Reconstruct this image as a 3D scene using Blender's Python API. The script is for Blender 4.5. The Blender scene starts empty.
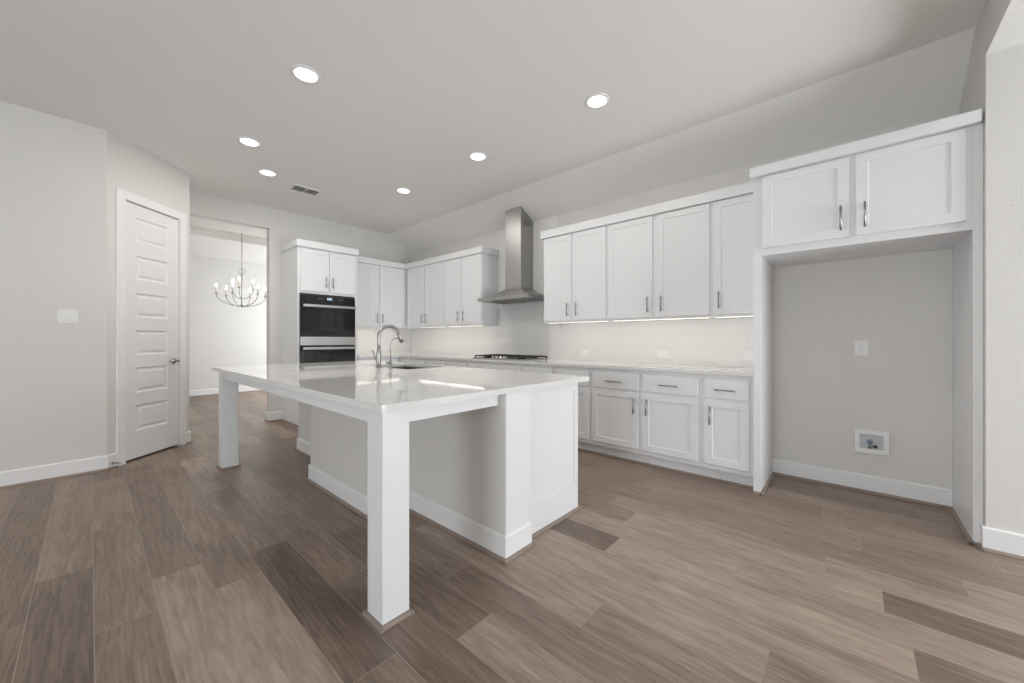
import bpy, bmesh, math, random
from mathutils import Vector, Matrix

random.seed(7)
S = bpy.context.scene
COL = S.collection

# ------------------------------------------------------------------ camera
cam_d = bpy.data.cameras.new('camera')
cam = bpy.data.objects.new('camera', cam_d)
COL.objects.link(cam)
cam.location = (0, 0, 1.192)
cam.rotation_euler = (math.radians(90), 0, math.radians(41.96))
cam_d.sensor_fit = 'HORIZONTAL'
cam_d.sensor_width = 36.0
cam_d.lens = 36.0 * 379.6 / 1024
cam_d.shift_y = -2.2 / 1024
cam_d.clip_start = 0.05
S.camera = cam

# ------------------------------------------------------------------ exposure
S.view_settings.view_transform = 'Standard'
S.view_settings.look = 'None'
S.view_settings.gamma = 1.0
S.view_settings.use_curve_mapping = False
S.view_settings.exposure = -0.1
S.cycles.diffuse_bounces = 7
S.cycles.glossy_bounces = 5
S.cycles.max_bounces = 12
S.cycles.sample_clamp_indirect = 6.0
S.cycles.caustics_reflective = False
S.cycles.caustics_refractive = False

# ------------------------------------------------------------------ daylight
world = bpy.data.worlds.new('sky')
S.world = world
world.use_nodes = True
wn = world.node_tree
bg = wn.nodes['Background']
sky = wn.nodes.new('ShaderNodeTexSky')
sky.sky_type = 'HOSEK_WILKIE'
sky.turbidity = 4.0
sky.sun_direction = (0.3, -0.5, 0.8)
wn.links.new(sky.outputs[0], bg.inputs[0])
bg.inputs[1].default_value = 1.0


def window_light(name, loc, aim, sx, sy, power, color=(1, 1, 1)):
    d = bpy.data.lights.new(name, 'AREA')
    d.shape = 'RECTANGLE'
    d.size, d.size_y = sx, sy
    d.energy = power
    d.color = color
    o = bpy.data.objects.new(name, d)
    COL.objects.link(o)
    o.location = loc
    o.rotation_euler = Vector(aim).to_track_quat('-Z', 'Z').to_euler()
    return o


window_light('daylight_family', (3.55, 2.7, 1.05), (-1, -0.1, 0.15), 2.4, 1.7, 195, (0.92, 0.965, 1.0))
window_light('daylight_breakfast', (-0.5, -4.4, 1.15), (0, 1, 0.0), 2.0, 1.9, 122, (0.90, 0.955, 1.0))
window_light('daylight_family_rear', (2.3, -4.4, 1.15), (0, 1, 0.2), 1.6, 1.9, 14, (0.92, 0.965, 1.0))
window_light('added_light_dining', (-8.6, 4.28, 1.5), (-0.25, -1, 0.1), 2.0, 2.0, 135, (0.93, 0.97, 1.0))  # added lamp at an unseen window, brightens the dining room

# ------------------------------------------------------------------ materials


def mat(name, color, rough=0.5, metal=0.0, coat=0.0, emit=None, estr=0.0):
    m = bpy.data.materials.new(name)
    m.use_nodes = True
    b = m.node_tree.nodes['Principled BSDF']
    c = color if len(color) == 4 else (*color, 1)
    b.inputs['Base Color'].default_value = c
    b.inputs['Roughness'].default_value = rough
    b.inputs['Metallic'].default_value = metal
    b.inputs['Coat Weight'].default_value = coat
    if emit:
        b.inputs['Emission Color'].default_value = (*emit, 1)
        b.inputs['Emission Strength'].default_value = estr
    return m


def nodes(m):
    nt = m.node_tree
    return nt, nt.nodes, nt.links, nt.nodes['Principled BSDF']


def add_noise_bump(m, scale, strength, dist=0.002, detail=3.0, stretch=None):
    nt, N, L, b = nodes(m)
    tc = N.new('ShaderNodeTexCoord')
    nz = N.new('ShaderNodeTexNoise')
    nz.inputs['Scale'].default_value = scale
    nz.inputs['Detail'].default_value = detail
    if stretch:
        mp = N.new('ShaderNodeMapping')
        mp.inputs['Scale'].default_value = stretch
        L.new(tc.outputs['Object'], mp.inputs['Vector'])
        L.new(mp.outputs[0], nz.inputs['Vector'])
    else:
        L.new(tc.outputs['Object'], nz.inputs['Vector'])
    bp = N.new('ShaderNodeBump')
    bp.inputs['Strength'].default_value = strength
    bp.inputs['Distance'].default_value = dist
    L.new(nz.outputs['Fac'], bp.inputs['Height'])
    L.new(bp.outputs[0], b.inputs['Normal'])
    return nz


WALL_C = (0.70, 0.688, 0.664)
M_WALL = mat('wall_paint', WALL_C, 0.7)
add_noise_bump(M_WALL, 85, 0.5, 0.003, 1.5)
M_CEIL = mat('ceiling_paint', (0.83, 0.818, 0.80), 0.8)
add_noise_bump(M_CEIL, 70, 0.45, 0.003, 1.5)
M_CAB = mat('cabinet_paint', (0.785, 0.795, 0.81), 0.35)
M_TRIM = mat('trim_paint', (0.82, 0.82, 0.825), 0.4)
M_DOOR = mat('door_paint', (0.79, 0.79, 0.795), 0.4)
M_NICKEL = mat('brushed_nickel', (0.36, 0.355, 0.35), 0.30, 1.0)
M_CHROME = mat('satin_chrome', (0.62, 0.61, 0.6), 0.18, 1.0)
M_STEEL = mat('stainless_steel', (0.41, 0.405, 0.40), 0.38, 1.0)
add_noise_bump(M_STEEL, 40, 0.06, 0.001, 2.0, (1, 1, 40))
M_HINGE = mat('hinge_metal', (0.35, 0.35, 0.35), 0.35, 1.0)
M_BLACKGLASS = mat('oven_glass', (0.012, 0.012, 0.013), 0.04, 0.0)
M_BLACK = mat('black_enamel', (0.02, 0.02, 0.02), 0.35)
M_IRON = mat('cast_iron', (0.025, 0.025, 0.025), 0.55)
M_PLASTIC = mat('white_plastic', (0.82, 0.82, 0.81), 0.4)
M_GREYPLASTIC = mat('grey_plastic', (0.55, 0.56, 0.58), 0.5)
M_SLOT = mat('dark_slot', (0.08, 0.08, 0.08), 0.6)
M_SHOE = mat('shoe_wood', (0.27, 0.215, 0.18), 0.45)
M_SINK = mat('sink_steel', (0.30, 0.30, 0.295), 0.35, 1.0)
M_LENS = mat('led_lens', (1, 1, 1), 0.5, emit=(1.0, 0.95, 0.88), estr=14.0)
M_LEDBAR = mat('led_bar', (1, 1, 1), 0.5, emit=(1.0, 0.91, 0.80), estr=9.5)
M_BULB = mat('candle_bulb', (1, 1, 1), 0.3, emit=(1.0, 0.88, 0.7), estr=40.0)
M_CLOCK = mat('clock_digits', (0.6, 0.7, 0.8), 0.5, emit=(0.75, 0.9, 1.0), estr=1.2)
M_CANDLE = mat('candle_sleeve', (0.80, 0.77, 0.72), 0.5)
M_CHAND = mat('chandelier_metal', (0.36, 0.35, 0.33), 0.3, 1.0)
M_GLASSP = mat('window_glass', (1, 1, 1), 0.02)
M_GLASSP.node_tree.nodes['Principled BSDF'].inputs['Transmission Weight'].default_value = 1.0


def quartz():
    m = mat('white_quartz', (0.76, 0.76, 0.755), 0.05)
    nt, N, L, b = nodes(m)
    b.inputs['IOR'].default_value = 1.6
    tc = N.new('ShaderNodeTexCoord')
    n1 = N.new('ShaderNodeTexNoise')
    n1.inputs['Scale'].default_value = 2.2
    n1.inputs['Detail'].default_value = 6
    n1.inputs['Distortion'].default_value = 1.6
    L.new(tc.outputs['Object'], n1.inputs['Vector'])
    r1 = N.new('ShaderNodeValToRGB')          # thin veins where the noise crosses one value
    e = r1.color_ramp.elements
    e[0].position, e[0].color = 0.485, (0, 0, 0, 1)
    e[1].position, e[1].color = 0.515, (0, 0, 0, 1)
    k = r1.color_ramp.elements.new(0.5)
    k.color = (1, 1, 1, 1)
    L.new(n1.outputs['Fac'], r1.inputs['Fac'])
    n2 = N.new('ShaderNodeTexNoise')
    n2.inputs['Scale'].default_value = 5
    L.new(tc.outputs['Object'], n2.inputs['Vector'])
    mu = N.new('ShaderNodeMath')
    mu.operation = 'MULTIPLY'
    L.new(r1.outputs['Color'], mu.inputs[0])
    L.new(n2.outputs['Fac'], mu.inputs[1])
    mx = N.new('ShaderNodeMix')
    mx.data_type = 'RGBA'
    mx.inputs['A'].default_value = (0.76, 0.76, 0.755, 1)
    mx.inputs['B'].default_value = (0.66, 0.66, 0.655, 1)
    L.new(mu.outputs[0], mx.inputs['Factor'])
    L.new(mx.outputs['Result'], b.inputs['Base Color'])
    return m


M_QUARTZ = quartz()


def tile_mat():
    """Upright elongated hexagon (picket) tiles in the X-Z plane of the wall."""
    m = mat('picket_tile', (0.82, 0.815, 0.80), 0.14)
    nt, N, L, b = nodes(m)
    tc = N.new('ShaderNodeTexCoord')
    sx = N.new('ShaderNodeSeparateXYZ')
    L.new(tc.outputs['Object'], sx.inputs[0])

    def math_(op, a, c=None):
        n = N.new('ShaderNodeMath')
        n.operation = op
        for i, v in ((0, a), (1, c)):
            if v is None:
                continue
            if isinstance(v, (int, float)):
                n.inputs[i].default_value = v
            else:
                L.new(v, n.inputs[i])
        return n.outputs[0]
    w, h = 0.052, 0.15
    px = math_('ADD', math_('DIVIDE', math_('ADD', sx.outputs['X'], sx.outputs['Y']), w), 400.0)
    pz = math_('ADD', math_('DIVIDE', sx.outputs['Z'], h), 173.2)
    r3 = 1.7320508

    def cell(ox, oz):
        a = math_('SUBTRACT', math_('MODULO', math_('ADD', px, ox), 1.0), 0.5)
        c = math_('SUBTRACT', math_('MODULO', math_('ADD', pz, oz), r3), r3 / 2)
        return math_('ABSOLUTE', a), math_('ABSOLUTE', c)
    ax, az = cell(0, 0)
    bx_, bz = cell(0.5, r3 / 2)

    def hexd(x, z):
        return math_('SUBTRACT', 0.5, math_('MAXIMUM', x, math_('ADD', math_('MULTIPLY', x, 0.5), math_('MULTIPLY', z, 0.8660254))))
    d = math_('MAXIMUM', hexd(ax, az), hexd(bx_, bz))
    mr = N.new('ShaderNodeMapRange')
    mr.inputs['From Min'].default_value = 0.015
    mr.inputs['From Max'].default_value = 0.06
    L.new(d, mr.inputs['Value'])
    mx = N.new('ShaderNodeMix')
    mx.data_type = 'RGBA'
    mx.inputs['A'].default_value = (0.725, 0.72, 0.71, 1)
    mx.inputs['B'].default_value = (0.775, 0.77, 0.76, 1)
    L.new(mr.outputs['Result'], mx.inputs['Factor'])
    L.new(mx.outputs['Result'], b.inputs['Base Color'])
    bp = N.new('ShaderNodeBump')
    bp.inputs['Strength'].default_value = 0.4
    bp.inputs['Distance'].default_value = 0.002
    L.new(mr.outputs['Result'], bp.inputs['Height'])
    L.new(bp.outputs[0], b.inputs['Normal'])
    return m


M_TILE = tile_mat()


def floor_mat():
    """Vinyl oak planks: each plank carries its own tone (attribute, some with painted light) and its own grain offset."""
    m = mat('oak_plank', (0.2, 0.15, 0.12), 0.36)
    nt, N, L, b = nodes(m)
    at = N.new('ShaderNodeAttribute')
    at.attribute_name = 'tone'
    uv = N.new('ShaderNodeUVMap')
    uv.uv_map = 'plank'
    sp = N.new('ShaderNodeSeparateColor')
    L.new(at.outputs['Color'], sp.inputs[0])
    off = N.new('ShaderNodeCombineXYZ')
    for i in (0, 1, 2):
        mm = N.new('ShaderNodeMath')
        mm.operation = 'MULTIPLY'
        mm.inputs[1].default_value = (37.0, 11.0, 53.0)[i]
        L.new(sp.outputs['Green' if i < 2 else 'Red'], mm.inputs[0])
        L.new(mm.outputs[0], off.inputs[i])
    add = N.new('ShaderNodeVectorMath')
    L.new(uv.outputs[0], add.inputs[0])
    L.new(off.outputs[0], add.inputs[1])

    def noise(scale, stretch, detail, dist):
        mp = N.new('ShaderNodeMapping')
        mp.inputs['Scale'].default_value = stretch
        L.new(add.outputs[0], mp.inputs['Vector'])
        n = N.new('ShaderNodeTexNoise')
        n.inputs['Scale'].default_value = scale
        n.inputs['Detail'].default_value = detail
        n.inputs['Distortion'].default_value = dist
        L.new(mp.outputs[0], n.inputs['Vector'])
        return n.outputs['Fac']
    g_fine = noise(130, (0.045, 1, 1), 6, 0.3)
    g_mid = noise(15, (0.16, 1, 1), 7, 2.6)
    g_big = noise(2.6, (0.5, 1.6, 1), 3, 1.0)
    # cathedral rings: sine of a distorted field
    mp = N.new('ShaderNodeMapping')
    mp.inputs['Scale'].default_value = (0.11, 1, 1)
    L.new(add.outputs[0], mp.inputs['Vector'])
    wv = N.new('ShaderNodeTexWave')
    wv.wave_type = 'RINGS'
    wv.rings_direction = 'SPHERICAL'
    wv.inputs['Scale'].default_value = 22
    wv.inputs['Distortion'].default_value = 9
    wv.inputs['Detail'].default_value = 3
    wv.inputs['Detail Scale'].default_value = 1.4
    L.new(mp.outputs[0], wv.inputs['Vector'])

    def lin(x, k, c):
        n = N.new('ShaderNodeMath')
        n.operation = 'MULTIPLY_ADD'
        L.new(x, n.inputs[0])
        n.inputs[1].default_value = k
        n.inputs[2].default_value = c
        return n.outputs[0]

    def addm(*xs):
        o = xs[0]
        for x in xs[1:]:
            n = N.new('ShaderNodeMath')
            L.new(o, n.inputs[0])
            L.new(x, n.inputs[1])
            o = n.outputs[0]
        return o
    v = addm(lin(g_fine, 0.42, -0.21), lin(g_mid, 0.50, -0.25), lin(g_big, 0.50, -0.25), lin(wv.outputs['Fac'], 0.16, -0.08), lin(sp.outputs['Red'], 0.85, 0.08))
    cr = N.new('ShaderNodeValToRGB')
    e = cr.color_ramp.elements
    e[0].position, e[0].color = 0.0, (0.095, 0.066, 0.050, 1)
    e[1].position, e[1].color = 1.0, (0.44, 0.350, 0.288, 1)
    k = e.new(0.5)
    k.color = (0.250, 0.186, 0.146, 1)
    L.new(v, cr.inputs['Fac'])
    # micro-bevel at the plank edges: 'edge' uv holds the distance to the nearest edges in metres
    uv2 = N.new('ShaderNodeUVMap')
    uv2.uv_map = 'edge'
    s2 = N.new('ShaderNodeSeparateXYZ')
    L.new(uv2.outputs[0], s2.inputs[0])
    L.new(cr.outputs['Color'], b.inputs['Base Color'])
    rr = N.new('ShaderNodeMapRange')
    rr.inputs['To Min'].default_value = 0.34
    rr.inputs['To Max'].default_value = 0.46
    L.new(g_mid, rr.inputs['Value'])
    L.new(rr.outputs[0], b.inputs['Roughness'])
    bp = N.new('ShaderNodeBump')
    bp.inputs['Strength'].default_value = 0.25
    bp.inputs['Distance'].default_value = 0.001
    L.new(g_fine, bp.inputs['Height'])
    L.new(bp.outputs[0], b.inputs['Normal'])
    return m


M_FLOOR = floor_mat()
M_EDGE_GLINT = mat('plank_bevel_glint', (0.34, 0.28, 0.235), 0.4)  # lighter than the planks: seam glint painted into the colour

# ------------------------------------------------------------------ mesh helpers


class Fr:
    """A vertical reference plane: a runs along it, n points out of it, z is up."""

    def __init__(self, o, A, N):
        self.o = Vector((o[0], o[1], 0))
        self.A = Vector((A[0], A[1], 0)).normalized()
        self.N = Vector((N[0], N[1], 0)).normalized()

    def p(self, a, n, z):
        return self.o + self.A * a + self.N * n + Vector((0, 0, z))


WORLD = Fr((0, 0), (1, 0), (0, 1))


class MB:
    def __init__(self):
        self.bm = bmesh.new()

    def poly(self, pts):
        return self.bm.faces.new([self.bm.verts.new(p) for p in pts])

    def box(self, a0, a1, n0, n1, z0, z1, fr=WORLD, bev=0.0):
        tmp = bmesh.new()
        vs = [tmp.verts.new(fr.p(a, n, z)) for z in (z0, z1) for a, n in ((a0, n0), (a1, n0), (a1, n1), (a0, n1))]
        for f in ((3, 2, 1, 0), (4, 5, 6, 7), (0, 1, 5, 4), (1, 2, 6, 5), (2, 3, 7, 6), (3, 0, 4, 7)):
            tmp.faces.new([vs[i] for i in f])
        if bev:
            bmesh.ops.bevel(tmp, geom=list(tmp.edges), offset=bev, segments=2, affect='EDGES', profile=0.5)
        self._merge(tmp)
        return self

    def _merge(self, tmp):
        bmesh.ops.recalc_face_normals(tmp, faces=list(tmp.faces))
        mp = {v: self.bm.verts.new(v.co) for v in tmp.verts}
        for f in tmp.faces:
            nf = self.bm.faces.new([mp[v] for v in f.verts])
            nf.smooth = f.smooth
        tmp.free()

    def prism(self, poly, d):
        """poly: 3-D outline; d: extrusion vector."""
        tmp = bmesh.new()
        d = Vector(d)
        lo = [tmp.verts.new(Vector(p)) for p in poly]
        hi = [tmp.verts.new(Vector(p) + d) for p in poly]
        tmp.faces.new(lo[::-1])
        tmp.faces.new(hi)
        k = len(lo)
        for i in range(k):
            tmp.faces.new((lo[i], lo[(i + 1) % k], hi[(i + 1) % k], hi[i]))
        self._merge(tmp)
        return self

    def tube(self, pts, r, seg=10, cap=True, smooth=True):
        pts = [Vector(p) for p in pts]
        rs = r if isinstance(r, (list, tuple)) else [r] * len(pts)
        tmp = bmesh.new()
        rings = []
        up = None
        for i, p in enumerate(pts):
            t = (pts[min(i + 1, len(pts) - 1)] - pts[max(i - 1, 0)])
            if t.length < 1e-9:
                t = Vector((0, 0, 1))
            t.normalize()
            if up is None:
                up = t.orthogonal().normalized()
            up = (up - t * up.dot(t))
            if up.length < 1e-6:
                up = t.orthogonal()
            up.normalize()
            v = t.cross(up)
            rings.append([tmp.verts.new(p + (up * math.cos(2 * math.pi * k / seg) + v * math.sin(2 * math.pi * k / seg)) * rs[i]) for k in range(seg)])
        for a, b in zip(rings, rings[1:]):
            for k in range(seg):
                f = tmp.faces.new((a[k], a[(k + 1) % seg], b[(k + 1) % seg], b[k]))
                f.smooth = smooth
        if cap:
            tmp.faces.new(rings[0][::-1])
            tmp.faces.new(rings[-1])
        self._merge(tmp)
        return self

    def lathe(self, c, prof, seg=24, axis=Vector((0, 0, 1)), smooth=True):
        """prof: (radius, height along axis) pairs."""
        c = Vector(c)
        axis = Vector(axis).normalized()
        u = axis.orthogonal().normalized()
        v = axis.cross(u)
        tmp = bmesh.new()
        rings = []
        for r, h in prof:
            rings.append([tmp.verts.new(c + axis * h + (u * math.cos(2 * math.pi * k / seg) + v * math.sin(2 * math.pi * k / seg)) * max(r, 1e-5)) for k in range(seg)])
        for a, b in zip(rings, rings[1:]):
            for k in range(seg):
                f = tmp.faces.new((a[k], a[(k + 1) % seg], b[(k + 1) % seg], b[k]))
                f.smooth = smooth
        tmp.faces.new(rings[0][::-1])
        tmp.faces.new(rings[-1])
        self._merge(tmp)
        return self

    def panel(self, fr, a0, a1, z0, z1, n0, t, rail, rec, slope=0.002, cham=0.0015, raise_=None):
        """A shaker slab: frame of width rail around a field set back by rec."""
        tmp = bmesh.new()

        def ring(da, n):
            return [tmp.verts.new(fr.p(a, n, z)) for a, z in ((a0 + da, z0 + da), (a1 - da, z0 + da), (a1 - da, z1 - da), (a0 + da, z1 - da))]
        rl = [ring(0, n0), ring(0, n0 + t - cham), ring(cham, n0 + t)]
        if rail:
            rl += [ring(rail, n0 + t), ring(rail + slope, n0 + t - rec)]
        for a, b in zip(rl, rl[1:]):
            for k in range(4):
                tmp.faces.new((a[k], a[(k + 1) % 4], b[(k + 1) % 4], b[k]))
        tmp.faces.new(rl[0][::-1])
        tmp.faces.new(rl[-1])
        self._merge(tmp)
        return self


WLOC = {}


def thing(name, label, cat, loc, group=None):
    o = bpy.data.objects.new(name, None)
    o.empty_display_size = 0.1
    COL.objects.link(o)
    o.location = loc
    WLOC[o] = Vector(loc)
    o['label'], o['category'] = label, cat
    if group:
        o['group'] = group
    return o


def obj(name, mb, m, parent=None, loc=None):
    bm = mb.bm
    base = WLOC.get(parent, Vector((0, 0, 0)))
    org = Vector(loc) if loc is not None else base
    for v in bm.verts:
        v.co -= org
    me = bpy.data.meshes.new(name)
    bm.to_mesh(me)
    bm.free()
    for mm in (m if isinstance(m, (list, tuple)) else [m]):
        me.materials.append(mm)
    o = bpy.data.objects.new(name, me)
    COL.objects.link(o)
    o.parent = parent
    o.location = org - base
    WLOC[o] = org
    return o


def tag(o, label, cat, group=None):
    o['label'], o['category'] = label, cat
    if group:
        o['group'] = group
    return o


def struct(name, mb, m, parent=None):
    o = obj(name, mb, m, parent)
    if parent is None:
        o['kind'] = 'structure'
    return o


# ------------------------------------------------------------------ dimensions
XL, YB, XR = -6.28, 4.11, 0.557       # wall planes: oven wall, range wall, alcove side wall
ZC = 3.10                             # flat ceiling
ZH = 2.80                             # heads of the openings
YA = 4.06                             # wall face inside the refrigerator alcove
YD = 1.738                            # doorway jamb towards the dining room
YJ = 3.388                            # jamb of the wide opening beside the alcove
PA, PB = Vector((-5.07, 0.105)), Vector((-5.69, 0.768))   # pantry wall ends
FAMX, REARY = 3.65, -4.5
AK = Fr((0, YA), (1, 0), (0, -1))     # alcove wall
BK = Fr((0, YB), (1, 0), (0, -1))     # range wall, n out of the wall
LF = Fr((XL, 0), (0, 1), (1, 0))      # oven wall
PW = Fr(PA, PB - PA, (PB - PA).yx * Vector((1, -1)) if False else ((PB - PA).y, -(PB - PA).x))
PL = (PB - PA).length

# ------------------------------------------------------------------ floor of planks
PLW, PLL, PY0 = 0.1923, 1.21, 0.012
JOINT = {-2: -2.58, -1: -2.97, 0: -2.28, 1: -2.58, 2: -2.26, 3: -2.50, 4: -1.88, 5: -1.17, 6: -1.51, 7: -0.84, 8: -0.24, 9: -0.79,
         10: 0.17, 11: -0.45, 12: 0.10, 13: -0.11, 14: 0.40, 15: 0.03, 16: -0.64, 17: -0.16}
TONE_AND_LIGHT = {(3, -2.50): 0.14, (1, -2.58): 0.71, (2, -2.26): 0.69, (12, 0.10): 0.24, (10, 0.17): 0.30, (5, -1.17): 0.71, (4, -3.09): 0.50,  # plank tones with a painted light gradient: paler towards the alcove
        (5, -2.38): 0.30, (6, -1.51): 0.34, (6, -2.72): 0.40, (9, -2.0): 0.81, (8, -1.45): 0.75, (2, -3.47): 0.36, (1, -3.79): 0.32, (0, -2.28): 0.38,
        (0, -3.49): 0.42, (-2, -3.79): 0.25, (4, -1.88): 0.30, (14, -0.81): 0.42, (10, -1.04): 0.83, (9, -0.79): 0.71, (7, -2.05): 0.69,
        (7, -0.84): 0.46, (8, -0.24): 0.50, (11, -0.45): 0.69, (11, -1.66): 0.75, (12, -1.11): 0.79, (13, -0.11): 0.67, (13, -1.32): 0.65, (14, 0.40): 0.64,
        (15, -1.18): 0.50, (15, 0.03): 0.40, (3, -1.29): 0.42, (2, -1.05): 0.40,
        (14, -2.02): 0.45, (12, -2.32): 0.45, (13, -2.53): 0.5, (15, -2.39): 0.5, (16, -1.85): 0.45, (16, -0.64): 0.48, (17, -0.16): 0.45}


def build_floor():
    bm = bmesh.new()
    tone = bm.loops.layers.float_color.new('tone')
    uvp = bm.loops.layers.uv.new('plank')
    rnd = random.Random(11)
    x_lo, x_hi, y_lo, y_hi = -10.2, FAMX, REARY, 4.5
    g = 0.0013
    r0, r1 = int(math.floor((y_lo - PY0) / PLW)), int(math.ceil((y_hi - PY0) / PLW))
    for r in range(r0, r1):
        j = JOINT.get(r, rnd.uniform(0, PLL))
        x = j - PLL * math.ceil((j - x_lo) / PLL)
        while x < x_hi:
            t = min(max(rnd.gauss(0.42, 0.12), 0.15), 0.7)
            for (rr, xx), tv in TONE_AND_LIGHT.items():
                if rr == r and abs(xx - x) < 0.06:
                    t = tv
            h = rnd.random()
            xa, xb = max(x, x_lo), min(x + PLL, x_hi)
            ya, yb = max(PY0 + r * PLW, y_lo), min(PY0 + (r + 1) * PLW, y_hi)
            if xb - xa > 0.01 and yb - ya > 0.005:
                q = [(xa + g, ya + g), (xb - g, ya + g), (xb - g, yb - g), (xa + g, yb - g)]
                f = bm.faces.new([bm.verts.new((u, v, 0)) for u, v in q])
                for l, (u, v) in zip(f.loops, q):
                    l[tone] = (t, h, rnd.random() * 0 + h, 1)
                    l[uvp].uv = (u - x, v - (PY0 + r * PLW) - PLW / 2 + (h - 0.5) * 0.1)
                # bevelled seam strips around the plank, their glint painted pale
                o = [(xa, ya), (xb, ya), (xb, yb), (xa, yb)]
                for k in range(4):
                    k2 = (k + 1) % 4
                    f2 = bm.faces.new([bm.verts.new((*o[k], -0.0004)), bm.verts.new((*o[k2], -0.0004)), bm.verts.new((*q[k2], 0)), bm.verts.new((*q[k], 0))])
                    f2.material_index = 1
            x += PLL
    for f in bm.faces:
        f.normal_update()
        if f.normal.z < 0:
            f.normal_flip()
    mb = MB()
    mb.bm.free()
    mb.bm = bm
    fl = struct('floor', mb, [M_FLOOR, M_EDGE_GLINT])
    sub = MB()
    sub.box(x_lo - 0.2, x_hi + 0.2, y_lo - 0.2, y_hi + 0.2, -0.1, -0.002)
    struct('floor_slab', sub, M_SHOE)
    return fl


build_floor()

# ------------------------------------------------------------------ walls and ceiling
w = MB()
w.box(XL - 0.14, 1.0, YB, YB + 0.12, 0, ZC + 0.1)
w.box(-0.5295, 0.5175, YA, YB - 0.0005, 0, 1.8315)
struct('wall_back', w, M_WALL)

w = MB()
w.box(XL - 0.14, XL, YD, YB, 0, ZC)
w.box(XL - 0.14, XL, 0.768, YD, ZH, ZC)
struct('wall_left', w, M_WALL)

w = MB()
A0, A1, ZD = 0.150, 0.783, 2.545        # rough opening of the pantry door
w.box(0, A0, -0.12, 0, 0, ZC, PW)
w.box(A1, PL, -0.12, 0, 0, ZC, PW)
w.box(A0, A1, -0.12, 0, ZD, ZC, PW)
struct('wall_pantry', w, M_WALL)
w = MB()
w.box(-5.19, PA.x, REARY, PA.y, 0, ZC)
struct('wall_breakfast', w, M_WALL)
w = MB()
w.box(-6.42, PB.x, 0.65, PB.y, 0, ZC)
w.box(-6.54, -6.42, -1.5, PB.y, 0, ZC)
struct('wall_hall', w, M_WALL)

w = MB()
w.box(XR, 1.0, YJ, YB, 0, ZC)
w.box(XR, 1.0, 0.6, YJ, ZH, ZC)
w.box(XR, 1.0, REARY, 0.6, 0, ZC)
struct('wall_right', w, M_WALL)

w = MB()                                  # dining room shell
w.box(-10.32, -10.2, -1.5, 4.5, 0, 3.2)
w.box(-10.2, XL - 0.14, -1.62, -1.5, 0, 3.2)
struct('wall_dining', w, M_WALL)
w = MB()
w.box(-10.2, -9.6, 4.38, 4.5, 0, 3.2)
w.box(-7.6, XL - 0.14, 4.38, 4.5, 0, 3.2)
w.box(-9.6, -7.6, 4.38, 4.5, 0, 0.4)
w.box(-9.6, -7.6, 4.38, 4.5, 2.6, 3.2)
struct('wall_dining_side', w, M_WALL)
w = MB()
w.box(-10.2, -8.15, -1.5, 4.38, 2.93, 3.2)
w.box(-8.15, -7.45, -1.5, 4.38, 3.08, 3.2)
w.box(-7.45, XL - 0.14, -1.5, 4.38, 2.93, 3.2)
struct('ceiling_dining', w, M_CEIL)

w = MB()                                  # family room shell, with window openings
w.box(FAMX, FAMX + 0.12, REARY, YB, 0, 0.1)
w.box(FAMX, FAMX + 0.12, REARY, YB, 2.2, ZC)
w.box(FAMX, FAMX + 0.12, REARY, 1.45, 0.1, 2.2)
w.box(FAMX, FAMX + 0.12, 3.95, YB, 0.1, 2.2)
struct('wall_family', w, M_WALL)
w = MB()
w.box(1.0, FAMX, YB, YB + 0.12, 0, ZC)
struct('wall_family_back', w, M_WALL)
w = MB()
w.box(-5.19, FAMX, REARY - 0.12, REARY, 0, 0.1)
w.box(-5.19, FAMX, REARY - 0.12, REARY, 2.2, ZC)
w.box(-5.19, -1.6, REARY - 0.12, REARY, 0.1, 2.2)
w.box(0.6, 1.4, REARY - 0.12, REARY, 0.1, 2.2)
w.box(3.2, FAMX, REARY - 0.12, REARY, 0.1, 2.2)
struct('wall_rear', w, M_WALL)

w = MB()
YS, ZS = 3.62, 2.815                      # the ceiling slopes down to the range wall
w.box(XL - 0.14, 1.0, REARY, YS, ZC, ZC + 0.1)
w.box(1.0, FAMX, REARY, YB, ZC, ZC + 0.1)
w.prism([(XL, YS, ZC), (XL, YB, ZS), (XL, YB, ZC + 0.1), (XL, YS, ZC + 0.1)], (XR - XL, 0, 0))
struct('ceiling', w, M_CEIL)


def window(idx, fr, a0, a1, z0, z1, bars):
    m = MB()
    for q in ((a0, a1, z0, z0 + 0.06), (a0, a1, z1 - 0.06, z1), (a0, a0 + 0.06, z0, z1), (a1 - 0.06, a1, z0, z1)):
        m.box(q[0], q[1], -0.11, -0.03, q[2], q[3], fr)
    for i in range(1, bars):
        a = a0 + (a1 - a0) * i / bars
        m.box(a - 0.03, a + 0.03, -0.11, -0.03, z0, z1, fr)
    wo = struct('window_%d' % idx, m, M_TRIM)
    p = MB()
    p.box(a0 + 0.05, a1 - 0.05, -0.075, -0.069, z0 + 0.05, z1 - 0.05, fr)
    obj('pane', p, M_GLASSP, wo)


window(1, Fr((FAMX, 0), (0, 1), (-1, 0)), 1.45, 3.95, 0.1, 2.2, 2)
window(2, Fr((0, REARY), (1, 0), (0, 1)), -1.6, 0.6, 0.1, 2.2, 2)
window(3, Fr((0, REARY), (1, 0), (0, 1)), 1.4, 3.2, 0.1, 2.2, 2)
window(4, Fr((0, 4.38), (1, 0), (0, -1)), -9.6, -7.6, 0.4, 2.6, 2)  # unseen window, added to go with the dining room's extra light

# tiled splashback: one band under the cabinets and a panel up to the ceiling behind the hood
w = MB()
w.box(XL + 0.006, -0.577, 0.0, 0.006, 0.932, 1.389, BK)
w.box(-3.962, -2.885, 0.0, 0.006, 1.389, ZS, BK)
struct('trim_1', w, M_TILE)
w = MB()
w.box(2.742, YB - 0.007, 0.0, 0.006, 0.932, 1.389, LF)
struct('trim_2', w, M_TILE)

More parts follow.
